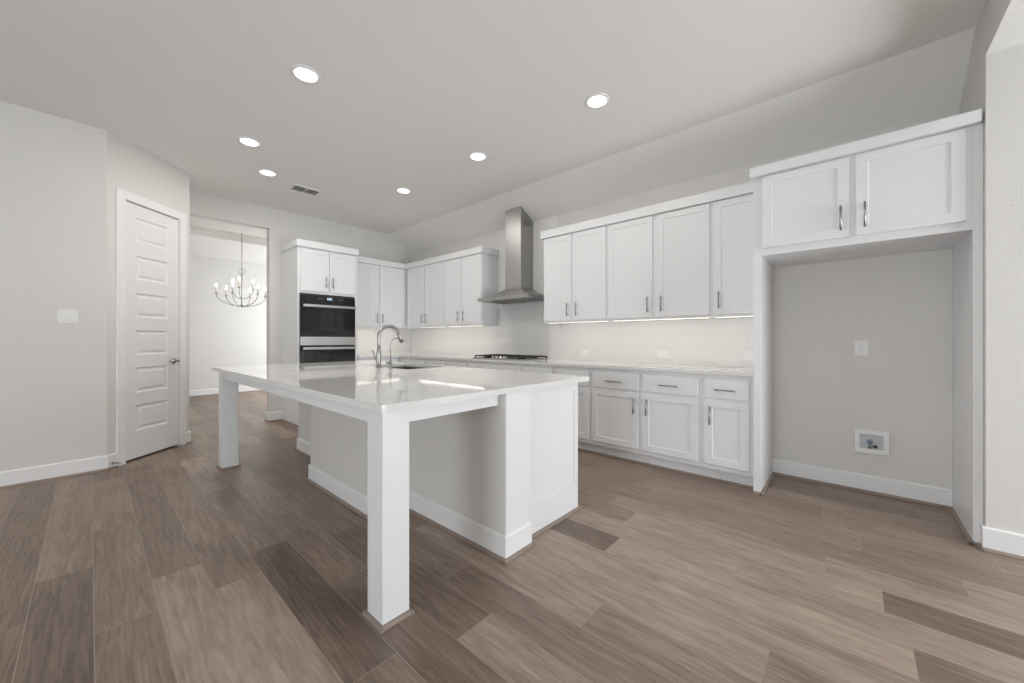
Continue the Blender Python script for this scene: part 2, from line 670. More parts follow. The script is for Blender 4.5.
# ------------------------------------------------------------------ baseboards and wooden shoe moulding
BBH, BBT = 0.133, 0.013
SH = 0.017


def shoe(mb, a0, a1, fr, n=0.0):
    mb.prism([fr.p(a0, n, 0), fr.p(a0, n + SH, 0), fr.p(a0, n + SH, 0.008), fr.p(a0, n + SH * 0.6, 0.016), fr.p(a0, n, 0.018)], fr.p(a1, 0, 0) - fr.p(a0, 0, 0))


def bboard(mb, a0, a1, fr, h=BBH, n=0.0):
    mb.prism([fr.p(a0, n, 0), fr.p(a0, n + BBT, 0), fr.p(a0, n + BBT, h - 0.008), fr.p(a0, n + BBT - 0.006, h), fr.p(a0, n, h)], fr.p(a1, 0, 0) - fr.p(a0, 0, 0))


JR = Fr((0, YJ), (1, 0), (0, -1))         # the jamb's face
RW = Fr((XR, 0), (0, 1), (-1, 0))         # alcove-side wall
BW = Fr((PA.x, 0), (0, 1), (1, 0))        # breakfast wall
HW = Fr((0, PB.y), (1, 0), (0, 1))
DW = Fr((-10.2, 0), (0, 1), (1, 0))
WJ = Fr((0, YD), (1, 0), (0, -1))
runs = [
    ('back', [(AK, -0.529, 0.517)]),
    ('right', [(JR, XR - BBT, 1.0), (RW, YJ, 3.438)]),
    ('breakfast', [(BW, REARY, PA.y + 0.005)]),
    ('pantry', [(PW, -0.005, 0.074), (PW, 0.851, PL + 0.006)]),
    ('hall', [(HW, -6.42, PB.x + 0.008)]),
    ('left', [(LF, YD - BBT, 1.898), (WJ, XL - 0.14, XL)]),
    ('dining', [(DW, -1.5, 4.38)]),
]
tn = 3
for nm, segs in runs:
    m, s = MB(), MB()
    for fr, a, b in segs:
        bboard(m, a, b, fr)
        shoe(s, a, b, fr, BBT)
    struct('baseboard_' + nm, m, M_TRIM)
    struct('trim_%d' % tn, s, M_SHOE)
    tn += 1

# ------------------------------------------------------------------ pantry door
casing = MB()
for q in ((0.076, 0.158, 0, 2.612), (0.769, 0.847, 0, 2.612), (0.158, 0.769, 2.53, 2.612)):
    casing.box(q[0], q[1], 0, 0.017, q[2], q[3], PW, 0.003)
for q in ((0.150, 0.163, 0, 2.545), (0.768, 0.783, 0, 2.545), (0.163, 0.768, 2.528, 2.545)):
    casing.box(q[0], q[1], -0.12, -0.0005, q[2], q[3], PW)
struct('trim_%d' % tn, casing, M_TRIM)
tn += 1


def door_leaf():
    fr, t, n0 = PW, 0.036, -0.044
    a0, a1, z0, z1 = 0.167, 0.765, 0.022, 2.522
    m = MB()
    bm = bmesh.new()
    pz = [(0.288, 0.540), (0.664, 0.912), (1.036, 1.282), (1.410, 1.650), (1.784, 2.020), (2.158, 2.396)]
    pa0, pa1 = 0.283, 0.638
    P = fr.p
    nf = n0 + t

    def quad(*c):
        bm.faces.new([bm.verts.new(x) for x in c])
    quad(P(a0, nf, z0), P(pa0, nf, z0), P(pa0, nf, z1), P(a0, nf, z1))
    quad(P(pa1, nf, z0), P(a1, nf, z0), P(a1, nf, z1), P(pa1, nf, z1))
    zz = [z0] + [v for p in pz for v in p] + [z1]
    for i in range(0, len(zz), 2):
        quad(P(pa0, nf, zz[i]), P(pa1, nf, zz[i]), P(pa1, nf, zz[i + 1]), P(pa0, nf, zz[i + 1]))
    for za, zb in pz:
        rings = []
        for d, dn in ((0, 0), (0.012, -0.012), (0.026, -0.012), (0.044, -0.004)):
            rings.append([P(pa0 + d, nf + dn, za + d), P(pa1 - d, nf + dn, za + d), P(pa1 - d, nf + dn, zb - d), P(pa0 + d, nf + dn, zb - d)])
        for r0, r1 in zip(rings, rings[1:]):
            for k in range(4):
                quad(r0[k], r0[(k + 1) % 4], r1[(k + 1) % 4], r1[k])
        quad(*rings[-1])
    quad(P(a0, n0, z0), P(a1, n0, z0), P(a1, n0, z1), P(a0, n0, z1))
    for q in (((a0, z0), (a1, z0)), ((a1, z0), (a1, z1)), ((a1, z1), (a0, z1)), ((a0, z1), (a0, z0))):
        quad(P(q[0][0], n0, q[0][1]), P(q[1][0], n0, q[1][1]), P(q[1][0], nf, q[1][1]), P(q[0][0], nf, q[0][1]))
    bmesh.ops.remove_doubles(bm, verts=list(bm.verts), dist=1e-5)
    m._merge(bm)
    return m


d1 = struct('door_1', door_leaf(), M_DOOR)
for z in (2.29, 1.63, 0.98, 0.325):
    h = MB()
    h.tube([PW.p(0.164, 0.000, z - 0.05), PW.p(0.164, 0.000, z + 0.05)], 0.008, 10)
    h.box(0.152, 0.178, -0.008, -0.004, z - 0.048, z + 0.048, PW)
    obj('hinge', h, M_HINGE, d1)
h = MB()
h.lathe(PW.p(0.706, -0.008, 0.955), [(0.032, 0), (0.032, 0.006), (0.026, 0.011), (0.012, 0.013), (0.011, 0.045)], 20, PW.N)
hd = obj('door_handle', h, M_NICKEL, d1)
h = MB()
h.tube([PW.p(0.716, 0.046, 0.955), PW.p(0.70, 0.046, 0.955), PW.p(0.66, 0.046, 0.957), PW.p(0.60, 0.040, 0.953)], [0.010, 0.011, 0.009, 0.007], 10)
obj('lever', h, M_NICKEL, hd)

# spring door stop on the baseboard beside the pantry door
t = thing('door_stop', 'small spring door stop screwed to the white baseboard at the pantry door casing', 'door stop', PW.p(0.036, BBT, 0.050))
s = MB()
s.tube([PW.p(0.036, BBT, 0.050), PW.p(0.036, BBT + 0.008, 0.050)], 0.011, 12)
obj('base_plate', s, M_NICKEL, t)
s = MB()
s.tube([PW.p(0.036, BBT + 0.008, 0.050), PW.p(0.036, BBT + 0.085, 0.050)], 0.005, 8)
obj('spring', s, M_NICKEL, t)
s = MB()
s.tube([PW.p(0.036, BBT + 0.085, 0.050), PW.p(0.036, BBT + 0.10, 0.050)], 0.008, 10)
obj('rubber_tip', s, M_PLASTIC, t)

# ------------------------------------------------------------------ cabinet parts


def pull(fr, a, z, n, length, vertical, parent, m=None):
    """Slim bar pull on two posts, centred at (a, z) on the face n."""
    h = MB()
    L2 = length / 2
    d = 0.03
    pt = (lambda s, nn: fr.p(a, nn, z + s)) if vertical else (lambda s, nn: fr.p(a + s, nn, z))
    h.tube([pt(-L2, n + d), pt(L2, n + d)], 0.0058, 8)
    for s in (-L2 * 0.68, L2 * 0.68):
        h.tube([pt(s, n), pt(s, n + d)], 0.0048, 8)
    o = obj('handle', h, m or M_NICKEL, parent)
    return o


RAIL, REC, DT = 0.058, 0.007, 0.02


def cab_door(fr, a0, a1, z0, z1, n, parent, handle=None, hz=None, hl=0.155):
    m = MB()
    m.panel(fr, a0, a1, z0, z1, n, DT, RAIL, REC)
    d = obj('door', m, M_CAB, parent)
    if handle:
        ha = a1 - 0.042 if handle == 'hi' else a0 + 0.042
        pull(fr, ha, hz, n + DT, hl, True, d)
    return d


def drawer(fr, a0, a1, z0, z1, n, parent, rail=0.0, handle=True):
    m = MB()
    m.panel(fr, a0, a1, z0, z1, n, DT, rail, REC, cham=0.003)
    d = obj('drawer', m, M_CAB, parent)
    if handle:
        pull(fr, (a0 + a1) / 2, (z0 + z1) / 2 - 0.006, n + DT, 0.165, False, d)
    return d


BD = 0.635          # base cabinet depth to the frame
UD = 0.325          # wall cabinet depth to the frame
ZB0, ZB1 = 0.112, 0.902
DZ = (0.152, 0.686)
RZ = (0.706, 0.860)
ZU0, ZU1 = 1.390, 2.436


def base_cab(fr, a0, a1, label, spec, toe=True, group='base cabinets under the worktop'):
    """spec: list of ('dd', a0, a1, hinge) door with drawer over, ('d3', a0, a1) three drawers, ('blank', ...)"""
    t = thing('base_cabinet', label, 'base cabinet', fr.p((a0 + a1) / 2, BD / 2, 0), group)
    m = MB()
    m.box(a0 + 0.0005, a1 - 0.0005, 0.008, BD, ZB0, ZB1, fr)
    obj('cabinet_body', m, M_CAB, t)
    m = MB()
    m.box(a0 + 0.0005, a1 - 0.0005, 0.05, BD - 0.062, 0, ZB0, fr)
    obj('toe_kick', m, M_CAB, t)
    m = MB()
    shoe(m, a0, a1, fr, BD - 0.062)
    obj('shoe_molding', m, M_SHOE, t)
    for s in spec:
        if s[0] == 'dd':
            drawer(fr, s[1], s[2], RZ[0], RZ[1], BD, t)
            cab_door(fr, s[1], s[2], DZ[0], DZ[1], BD, t, s[3], 0.562)
        elif s[0] == 'd3':
            drawer(fr, s[1], s[2], RZ[0], RZ[1], BD, t)
            drawer(fr, s[1], s[2], 0.43, 0.686, BD, t, 0.05)
            drawer(fr, s[1], s[2], 0.152, 0.41, BD, t, 0.05)
        elif s[0] == 'fd':
            drawer(fr, s[1], s[2], RZ[0], RZ[1], BD, t, handle=False)
            mid = (s[1] + s[2]) / 2
            cab_door(fr, s[1], mid - 0.003, DZ[0], DZ[1], BD, t, 'hi', 0.562)
            cab_door(fr, mid + 0.003, s[2], DZ[0], DZ[1], BD, t, 'lo', 0.562)
    return t


base_cab(BK, -0.957, -0.5775, 'narrow white base cabinet with one drawer over one door, against the tall alcove panel',
         [('dd', -0.930, -0.606, 'lo')])
base_cab(BK, -2.017, -0.957, 'wide white base cabinet, two drawers over two doors, beside the narrow one by the alcove',
         [('dd', -2.000, -1.506, 'hi'), ('dd', -1.466, -0.983, 'lo')])
base_cab(BK, -2.95, -2.017, 'white base cabinet showing past the end of the island, just before the cooktop',
         [('dd', -2.925, -2.51, 'hi'), ('dd', -2.45, -2.035, 'lo')])
base_cab(BK, -3.93, -2.95, 'white base cabinet directly under the gas cooktop', [('fd', -3.905, -2.975)])
base_cab(BK, -4.89, -3.93, 'white base cabinet between the cooktop and the inside corner',
         [('dd', -4.87, -4.425, 'hi'), ('dd', -4.385, -3.95, 'lo')])
base_cab(BK, -5.60, -4.89, 'white corner base cabinet where the two worktop runs meet', [('dd', -5.57, -4.915, 'hi')])
base_cab(LF, 2.745, 3.43, 'white base cabinet beside the oven tower on the short worktop run',
         [('dd', 2.77, 3.405, 'lo')])
m = MB()                                    # blind corner carcass
t = thing('base_cabinet', 'plain white cabinet box in the inside corner under the worktop, mostly hidden', 'base cabinet', (-5.94, 3.77, 0), 'base cabinets under the worktop')
m.box(XL + 0.008, -5.601, 3.476, YB - 0.008, 0, ZB1)
m.box(XL + 0.008, -5.66, 3.431, 3.476, 0, ZB1)
obj('cabinet_body', m, M_CAB, t)

# perimeter worktop, one L-shaped slab
m = MB()
TZ0, TZ1 = 0.9022, 0.932
m.prism([(XL + 0.002, 2.743, TZ0), (-5.605, 2.743, TZ0), (-5.605, 3.44, TZ0), (-0.578, 3.44, TZ0), (-0.578, YB - 0.0065, TZ0), (XL + 0.002, YB - 0.0065, TZ0)], (0, 0, TZ1 - TZ0))
bmesh.ops.bevel(m.bm, geom=[e for e in m.bm.edges], offset=0.002, segments=1, affect='EDGES')
tag(obj('countertop', m, M_QUARTZ, loc=(-3.0, 3.8, TZ0)), 'white quartz worktop running along the range wall and round the corner to the ovens', 'countertop')


def wall_cab(fr, a0, a1, label, doors, z0=ZU0, z1=ZU1, hz=1.543, sides=None, group='wall cabinets', n1=UD):
    t = thing('wall_cabinet', label, 'wall cabinet', fr.p((a0 + a1) / 2, 0, z0), group)
    m = MB()
    lip = 0.012                            # recessed underside behind the face frame and side rails
    m.box(a0 + 0.0005, a1 - 0.0005, 0.0005, n1, z0 + lip, z1, fr)
    m.box(a0 + 0.0005, a1 - 0.0005, n1 - 0.019, n1, z0, z0 + lip, fr)
    for q in (a0 + 0.0005, a1 - 0.0165):
        m.box(q, q + 0.016, 0.0005, n1 - 0.019, z0, z0 + lip, fr)
    obj('cabinet_body', m, M_CAB, t)
    for d0, d1_, h in doors:
        cab_door(fr, d0, d1_, z0 + 0.026, z1 - 0.006, n1, t, h, hz)
    return t


wall_cab(BK, -0.955, -0.5775, 'single-door white wall cabinet tucked against the refrigerator surround', [(-0.934, -0.590, 'lo')])
wall_cab(BK, -2.002, -0.955, 'two-door white wall cabinet second from the refrigerator surround', [(-1.983, -1.498, 'hi'), (-1.448, -0.972, 'lo')])
wall_cab(BK, -2.868, -2.002, 'two-door white wall cabinet beside the range hood, on the refrigerator side', [(-2.853, -2.460, 'hi'), (-2.422, -2.012, 'lo')])
wall_cab(BK, -4.855, -3.975, 'two-door white wall cabinet beside the range hood, towards the corner', [(-4.830, -4.440, 'hi'), (-4.400, -3.985, 'lo')])
wall_cab(BK, -5.915, -4.855, 'two-door white wall cabinet filling the inside corner on the range wall', [(-5.875, -5.378, 'hi'), (-5.348, -4.865, 'lo')])
wall_cab(LF, 2.745, YB - 0.002, 'two-door white wall cabinet on the oven wall, between oven tower and corner', [(2.86, 3.252, 'hi'), (3.268, 3.735, 'lo')])


def crown(label, boards, loc):
    m = MB()
    for b in boards:
        m.box(*b, bev=0.002)
    tag(obj('crown_board', m, M_CAB, loc=loc), label, 'crown molding', 'flat crown boards on the cabinets')


ZK0, ZK1 = ZU1 + 0.0005, 2.528
YU = YB - UD - DT                       # face of the wall cabinet doors
XU = XL + UD + DT
crown('flat white crown board above the wall cabinets between hood and refrigerator surround',
      [(-2.893, -0.6035, YU - 0.022, YU + 0.02, ZK0, ZK1), (-2.893, -2.851, YU + 0.02, YB - 0.001, ZK0, ZK1)], (-1.7, YU, ZK0))
crown('flat white crown board wrapping the corner above the wall cabinets, oven side of hood',
      [(XU - 0.02, -3.95, YU - 0.022, YU + 0.02, ZK0, ZK1), (-3.99, -3.95, YU + 0.02, YB - 0.001, ZK0, ZK1),
       (XU - 0.02, XU + 0.022, 2.7455, YU - 0.022, ZK0, ZK1)], (-4.8, YU, ZK0))

# ------------------------------------------------------------------ oven tower
TX = -5.66
t = thing('oven_cabinet', 'tall white cabinet tower housing the double wall ovens, at the end by the dining doorway', 'oven cabinet', (-5.95, 2.32, 0))
TW = Fr((TX, 0), (0, 1), (1, 0))
y0, y1 = 1.902, 2.743
m = MB()
m.box(XL + 0.001, TX, y0, y0 + 0.02, 0, 2.47)
m.box(XL + 0.001, TX, y1 - 0.02, y1, 0, 2.47)
m.box(XL + 0.001, XL + 0.015, y0 + 0.02, y1 - 0.02, 0, 2.47)
m.box(XL + 0.001, TX, y0 + 0.02, y1 - 0.02, 1.835, 2.47)
m.box(XL + 0.001, TX, y0 + 0.02, y1 - 0.02, 0.40, 0.435)
m.box(XL + 0.001, TX - 0.05, y0 + 0.02, y1 - 0.02, 0, 0.11)
m.box(TX - 0.02, TX, y0 + 0.0195, 1.9255, 0.435, 1.835)
m.box(TX - 0.02, TX, 2.699, y1 - 0.02, 0.435, 1.835)
obj('cabinet_body', m, M_CAB, t)
cab_door(TW, 1.934, 2.314, 1.868, 2.452, 0, t, 'hi', 2.005, 0.15)
cab_door(TW, 2.322, 2.702, 1.868, 2.452, 0, t, 'lo', 2.005, 0.15)
drawer(TW, 1.934, 2.702, 0.14, 0.39, 0, t, 0.058)
m = MB()
m.box(TX - 0.02, TX + 0.046, y0 - 0.024, y1, 2.4705, 2.562, bev=0.002)
m.box(XL + 0.001, TX - 0.02, y0 - 0.024, y0 + 0.018, 2.4705, 2.562, bev=0.002)
m.box(XL + 0.001, TX - 0.02, y1 - 0.018, y1, 2.4705, 2.562, bev=0.002)
obj('crown_board', m, M_CAB, t)
m = MB()
shoe(m, XL + 0.005, TX, Fr((0, y0), (1, 0), (0, -1)))
shoe(m, y0 - SH, y1, TW, 0.0)
obj('shoe_molding', m, M_SHOE, t)

# double wall oven
t = thing('wall_oven', 'black glass and stainless double wall oven built into the tall white tower', 'oven', (TX, 2.32, 0.44))
oy0, oy1 = 1.926, 2.698
m = MB()
m.box(TX - 0.55, TX + 0.001, oy0, oy1, 0.4355, 1.834)
obj('oven_body', m, M_BLACK, t)
m = MB()
m.box(oy0, oy1, 0.001, 0.022, 1.722, 1.806, TW, 0.002)
cp = obj('control_panel', m, M_BLACKGLASS, t)
m = MB()                                   # lit clock figures and tiny key marks
for a in (2.288, 2.312, 2.336):
    for q in ((a, a + 0.018, 1.783, 1.786), (a, a + 0.018, 1.757, 1.760), (a, a + 0.003, 1.757, 1.786), (a + 0.015, a + 0.018, 1.757, 1.786)):
        m.box(q[0], q[1], 0.0215, 0.0226, q[2], q[3], TW)
for zz in (1.764, 1.777):
    m.box(2.3295, 2.3325, 0.0215, 0.0226, zz, zz + 0.003, TW)
obj('clock_display', m, M_CLOCK, cp)
for a in (2.17, 2.19, 2.21, 2.45, 2.47, 2.49, 2.52):
    m = MB()
    m.box(a, a + 0.010, 0.0215, 0.0224, 1.770, 1.773, TW)
    obj('key_mark', m, M_GREYPLASTIC, cp)


def oven_door(z0, z1, hz, strip):
    m = MB()
    m.box(oy0, oy1, 0.001, 0.030, z0 + strip + 0.0005, z1, TW, 0.003)
    d = obj('oven_door', m, M_BLACKGLASS, t)
    m = MB()
    m.box(oy0, oy1, 0.001, 0.031, z0, z0 + strip, TW, 0.002)
    obj('steel_panel', m, M_STEEL, d)
    m = MB()
    m.box(oy0 + 0.022, oy1 - 0.012, 0.056, 0.082, hz - 0.020, hz + 0.020, TW, 0.006)
    for a in (oy0 + 0.06, oy1 - 0.08):
        m.box(a, a + 0.02, 0.030, 0.058, hz - 0.012, hz + 0.012, TW)
    obj('handle', m, M_STEEL, d)


oven_door(1.108, 1.716, 1.660, 0.120)
oven_door(0.462, 1.100, 1.064, 0.120)

# ------------------------------------------------------------------ range hood
HX0, HX1, HY0 = -3.885, -2.985, 3.605
CX0, CX1, CY0 = -3.582, -3.296, 3.843
YT = YB - 0.0065
t = thing('range_hood', 'stainless steel chimney range hood on the tiled wall above the cooktop', 'range hood', (-3.44, YB, 1.715))
m = MB()
zt = lambda y: ZC - (y - YS) * (ZC - ZS) / (YB - YS) - 0.002
b = bmesh.new()
q = [(CX0, CY0), (CX1, CY0), (CX1, YT), (CX0, YT)]
lo = [b.verts.new((x, y, 1.885)) for x, y in q]
hi = [b.verts.new((x, y, zt(y))) for x, y in q]
b.faces.new(lo[::-1]); b.faces.new(hi)
for k in range(4):
    b.faces.new((lo[k], lo[(k + 1) % 4], hi[(k + 1) % 4], hi[k]))
m._merge(b)
ch = obj('chimney', m, M_STEEL, t)
m = MB()
for k in range(5):
    m.box(3.90 + k * 0.03, 3.912 + k * 0.03, CX1 - 0.0005, CX1 + 0.0008, 2.73, 2.80, Fr((0, 0), (0, 1), (1, 0)))
obj('vent_slots', m, M_SLOT, ch)
m = MB()
b = bmesh.new()
rings = []
for z, x0, x1, y_0 in ((1.715, HX0, HX1, HY0), (1.757, HX0, HX1, HY0), (1.83, CX0 - 0.085, CX1 + 0.085, CY0 - 0.062), (1.8848, CX0, CX1, CY0)):
    rings.append([b.verts.new((x, y, z)) for x, y in ((x0, y_0), (x1, y_0), (x1, YT), (x0, YT))])
for r0, r1 in zip(rings, rings[1:]):
    for k in range(4):
        b.faces.new((r0[k], r0[(k + 1) % 4], r1[(k + 1) % 4], r1[k]))
b.faces.new(rings[0][::-1]); b.faces.new(rings[-1])
m._merge(b)
obj('canopy', m, M_STEEL, t)
m = MB()
for i in range(2):
    xa = HX0 + 0.04 + i * 0.415
    m.box(xa, xa + 0.405, HY0 + 0.10, YT - 0.05, 1.708, 1.7148, bev=0.002)
    for k in range(8):
        m.box(xa + 0.03 + k * 0.045, xa + 0.045 + k * 0.045, HY0 + 0.12, YT - 0.07, 1.704, 1.708)
obj('grease_filter', m, M_STEEL, t)
for x in (-3.70, -3.17):
    m = MB()
    m.lathe((x, HY0 + 0.055, 1.7148), [(0.028, 0), (0.028, -0.004), (0.024, -0.005)], 16)
    obj('hood_lamp', m, M_PLASTIC, t)
for k in range(4):
    m = MB()
    m.lathe((-3.50 + k * 0.04, HY0, 1.735), [(0.009, 0), (0.009, 0.005)], 12, (0, -1, 0))
    obj('button', m, M_CHROME, t)

# ------------------------------------------------------------------ gas cooktop
t = thing('cooktop', 'gas cooktop with black cast iron grates set in the white worktop under the hood', 'cooktop', (-3.44, 3.78, TZ1))
m = MB()
m.box(-3.90, -2.98, 3.53, 4.03, TZ1, TZ1 + 0.012, bev=0.004)
obj('cooktop_plate', m, M_STEEL, t)
for x, y, r in ((-3.74, 3.91, 0.045), (-3.74, 3.66, 0.04), (-3.44, 3.87, 0.06), (-3.14, 3.91, 0.045), (-3.14, 3.66, 0.04)):
    m = MB()
    m.lathe((x, y, TZ1 + 0.012), [(r + 0.012, 0), (r + 0.010, 0.010), (r, 0.012), (r, 0.020), (r * 0.7, 0.023)], 20)
    obj('burner', m, M_IRON, t)
for x0, x1, y_0 in ((-3.885, -3.60, 3.55), (-3.585, -3.295, 3.66), (-3.28, -2.995, 3.55)):
    m = MB()
    zt0, zt1 = TZ1 + 0.030, TZ1 + 0.044
    for y in (y_0, 4.005):
        m.box(x0, x1, y, y + 0.014, zt0, zt1)
    for x in (x0, x1 - 0.014):
        m.box(x, x + 0.014, y_0, 4.019, zt0, zt1)
    n_b = 5
    for k in range(1, n_b):
        x = x0 + (x1 - x0) * k / n_b
        m.box(x - 0.005, x + 0.005, y_0 + 0.014, 4.005, zt0 + 0.002, zt1)
    m.box(x0 + 0.014, x1 - 0.014, (y_0 + 4.02) / 2 - 0.006, (y_0 + 4.02) / 2 + 0.006, zt0, zt1 - 0.002)
    for x in (x0, x1 - 0.014):
        for y in (y_0, 4.005):
            m.box(x, x + 0.014, y, y + 0.014, TZ1 + 0.012, zt0)
    obj('grate', m, M_IRON, t)
for k in range(5):
    m = MB()
    m.lathe((-3.57 + k * 0.065, 3.595, TZ1 + 0.012), [(0.022, 0), (0.021, 0.004), (0.018, 0.006), (0.016, 0.026), (0.014, 0.028)], 16)
    obj('knob', m, M_CHROME, t)

# ------------------------------------------------------------------ refrigerator surround
t = thing('refrigerator_surround', 'tall white surround with two doors over an empty refrigerator alcove', 'cabinet', (0, 3.78, 0))
FF = Fr((0, 3.44), (1, 0), (0, -1))
for x0, x1 in ((-0.5765, -0.530), (0.518, 0.5555)):
    m = MB()
    m.box(x0, x1, 3.44, YB - 0.0005, 0, 2.436)
    sp = obj('side_panel', m, M_CAB, t)
    m = MB()
    if x0 < 0:
        shoe(m, 3.44 - SH, YA - 0.031, Fr((-0.53, 0), (0, 1), (1, 0)))
        shoe(m, -0.5765, -0.53 + SH, FF)
    else:
        shoe(m, 3.44 - SH, YA - 0.031, Fr((0.518, 0), (0, 1), (-1, 0)))
        shoe(m, 0.518 - SH, 0.5555 - BBT - SH, FF)
    obj('shoe_molding', m, M_SHOE, sp)
m = MB()
m.box(-0.5295, 0.5175, 3.44, YB - 0.0005, 1.832, 2.436)
obj('cabinet_body', m, M_CAB, t)
cab_door(FF, -0.512, -0.022, 1.884, 2.424, 0, t, 'hi', 2.012, 0.165)
cab_door(FF, 0.014, 0.491, 1.884, 2.424, 0, t, 'lo', 2.012, 0.165)
m = MB()
m.box(-0.594, 0.545, 3.394, 3.46, 2.4365, 2.506, bev=0.002)
m.box(-0.594, -0.555, 3.46, YB - 0.001, 2.4365, 2.506, bev=0.002)
obj('crown_board', m, M_CAB, t)

# ------------------------------------------------------------------ island
SX0, SX1, SY0, SY1 = -4.46, -1.375, 0.765, 2.335
t = thing('kitchen_island', 'large white kitchen island base with square legs under the overhang and grey pony wall', 'island', (-2.9, 1.6, 0))
YP = 1.50                                   # pony wall face
m = MB()
m.box(-4.44, -1.41, YP, YP + 0.11, 0, ZB1)
obj('pony_wall', m, M_WALL, t)
m = MB()
m.box(-3.42, -2.432, 1.25, YP - 0.0005, 0, ZB1)
obj('pony_wall_projection', m, M_WALL, t)
m = MB()
IW = Fr((0, YP), (1, 0), (0, -1))
IB = Fr((0, 1.25), (1, 0), (0, -1))
bb, sh = m, MB()
for fr, a, b_ in ((IW, -4.44, -3.42 - BBT), (IW, -2.432 + BBT, -1.396), (IB, -3.42, -2.432)):
    bboard(bb, a, b_, fr)
    shoe(sh, a, b_ + (SH if b_ > -1.4 else 0), fr, BBT)
for fr, a, b_ in ((Fr((-2.432, 0), (0, 1), (1, 0)), 1.25 - BBT, YP - BBT), (Fr((-3.42, 0), (0, 1), (-1, 0)), 1.25 - BBT, YP - BBT)):
    bboard(bb, a, b_, fr)
    shoe(sh, a - SH, b_, fr, BBT)
LE = Fr((-4.44, 0), (0, 1), (-1, 0))
bboard(bb, YP - BBT, 2.29, LE)
shoe(sh, YP - BBT - SH, 2.29, LE, BBT)
# end column with a plinth and cap block
XCOL = -1.396
m = MB()
m.box(-1.4095, XCOL, YP, 1.700, 0, ZB1)
col = obj('end_column', m, M_CAB, t)
m = MB()
CE = Fr((XCOL, 0), (0, 1), (1, 0))
m.box(YP, 1.700, 0, 0.004, 0.752, ZB1 - 0.0005, CE)
m.box(YP, 1.520, 0, 0.004, BBH + 0.004, 0.752, CE)
obj('cap_block', m, M_CAB, col)
bboard(bb, YP - BBT, 1.710, CE)
shoe(sh, YP - BBT - SH, 1.713, CE, BBT)
obj('baseboard', bb, M_TRIM, t)
# recessed end panel and cabinet box behind
XE = -1.449
m = MB()
m.box(-4.44, -3.65, YP + 0.1105, 2.29, 0, ZB1)
m.box(-2.83, XE - 0.0005, YP + 0.1105, 2.29, 0, ZB1)
m.box(-3.65, -2.83, YP + 0.1105, 2.29, 0, 0.66)
m.box(-3.65, -2.83, YP + 0.1105, 1.80, 0.66, ZB1)
obj('cabinet_body', m, M_CAB, t)
m = MB()
EP = Fr((XE - 0.001, 0), (0, 1), (1, 0))
tmpw = 0.012
for q in ((1.701, 1.735, 0, ZB1), (2.247, 2.291, 0, ZB1), (1.735, 2.247, 0, 0.182), (1.735, 2.247, 0.84, ZB1)):
    m.box(q[0], q[1], 0.0, tmpw, q[2], q[3], EP)
m.box(1.735, 2.247, 0.0, 0.004, 0.182, 0.84, EP)
obj('end_panel', m, M_CAB, t)
shoe(sh, 1.713, 2.291 + SH, EP, tmpw)
obj('shoe_molding', sh, M_SHOE, t)
ID = Fr((0, 2.29), (-1, 0), (0, 1))
for i in range(6):
    a0 = 1.48 + i * 0.49
    cab_door(ID, a0, a0 + 0.46, 0.13, 0.70, 0, t, 'hi' if i % 2 == 0 else 'lo', 0.60)
    drawer(ID, a0, a0 + 0.46, 0.72, 0.87, 0, t)
# legs at the overhang corners
for x0, x1 in ((-1.563, -1.437), (-4.40, -4.274)):
    m = MB()
    m.box(x0, x1, 0.803, 0.930, 0, ZB1, bev=0.002)
    lg = obj('leg', m, M_CAB, t)
    m = MB()
    for fr, a, b_ in ((Fr((0, 0.803), (1, 0), (0, -1)), x0 - SH, x1 + SH), (Fr((0, 0.930), (1, 0), (0, 1)), x0 - SH, x1 + SH),
                      (Fr((x0, 0), (0, 1), (-1, 0)), 0.803, 0.930), (Fr((x1, 0), (0, 1), (1, 0)), 0.803, 0.930)):
        shoe(m, a, b_, fr)
    obj('shoe_molding', m, M_SHOE, lg)
m = MB()
m.box(-4.274, -1.563, 0.812, 0.832, 0.832, ZB1)
m.box(-1.462, -1.442, 0.930, YP - 0.001, 0.832, ZB1)
m.box(-4.395, -4.375, 0.930, YP - 0.001, 0.832, ZB1)
obj('apron', m, M_CAB, t)

# island slab with the sink cut-out
KX0, KX1, KY0, KY1 = -3.62, -2.86, 1.83, 2.288
m = MB()
b = bmesh.new()
xs, ys = [SX0, KX0, KX1, SX1], [SY0, KY0, KY1, SY1]
for i in range(3):
    for j in range(3):
        if i == 1 and j == 1:
            continue
        for z in (TZ0, TZ1):
            b.faces.new([b.verts.new(p) for p in ((xs[i], ys[j], z), (xs[i + 1], ys[j], z), (xs[i + 1], ys[j + 1], z), (xs[i], ys[j + 1], z))])
for x0, y_0, x1, y_1 in ((SX0, SY0, SX1, SY0), (SX1, SY0, SX1, SY1), (SX1, SY1, SX0, SY1), (SX0, SY1, SX0, SY0),
                         (KX0, KY0, KX1, KY0), (KX1, KY0, KX1, KY1), (KX1, KY1, KX0, KY1), (KX0, KY1, KX0, KY0)):
    b.faces.new([b.verts.new(p) for p in ((x0, y_0, TZ0), (x1, y_1, TZ0), (x1, y_1, TZ1), (x0, y_0, TZ1))])
bmesh.ops.remove_doubles(b, verts=list(b.verts), dist=1e-5)
m._merge(b)
tag(obj('island_countertop', m, M_QUARTZ, loc=(-2.9, 1.55, TZ0)), 'glossy white quartz slab with faint grey veins on top of the island', 'countertop')

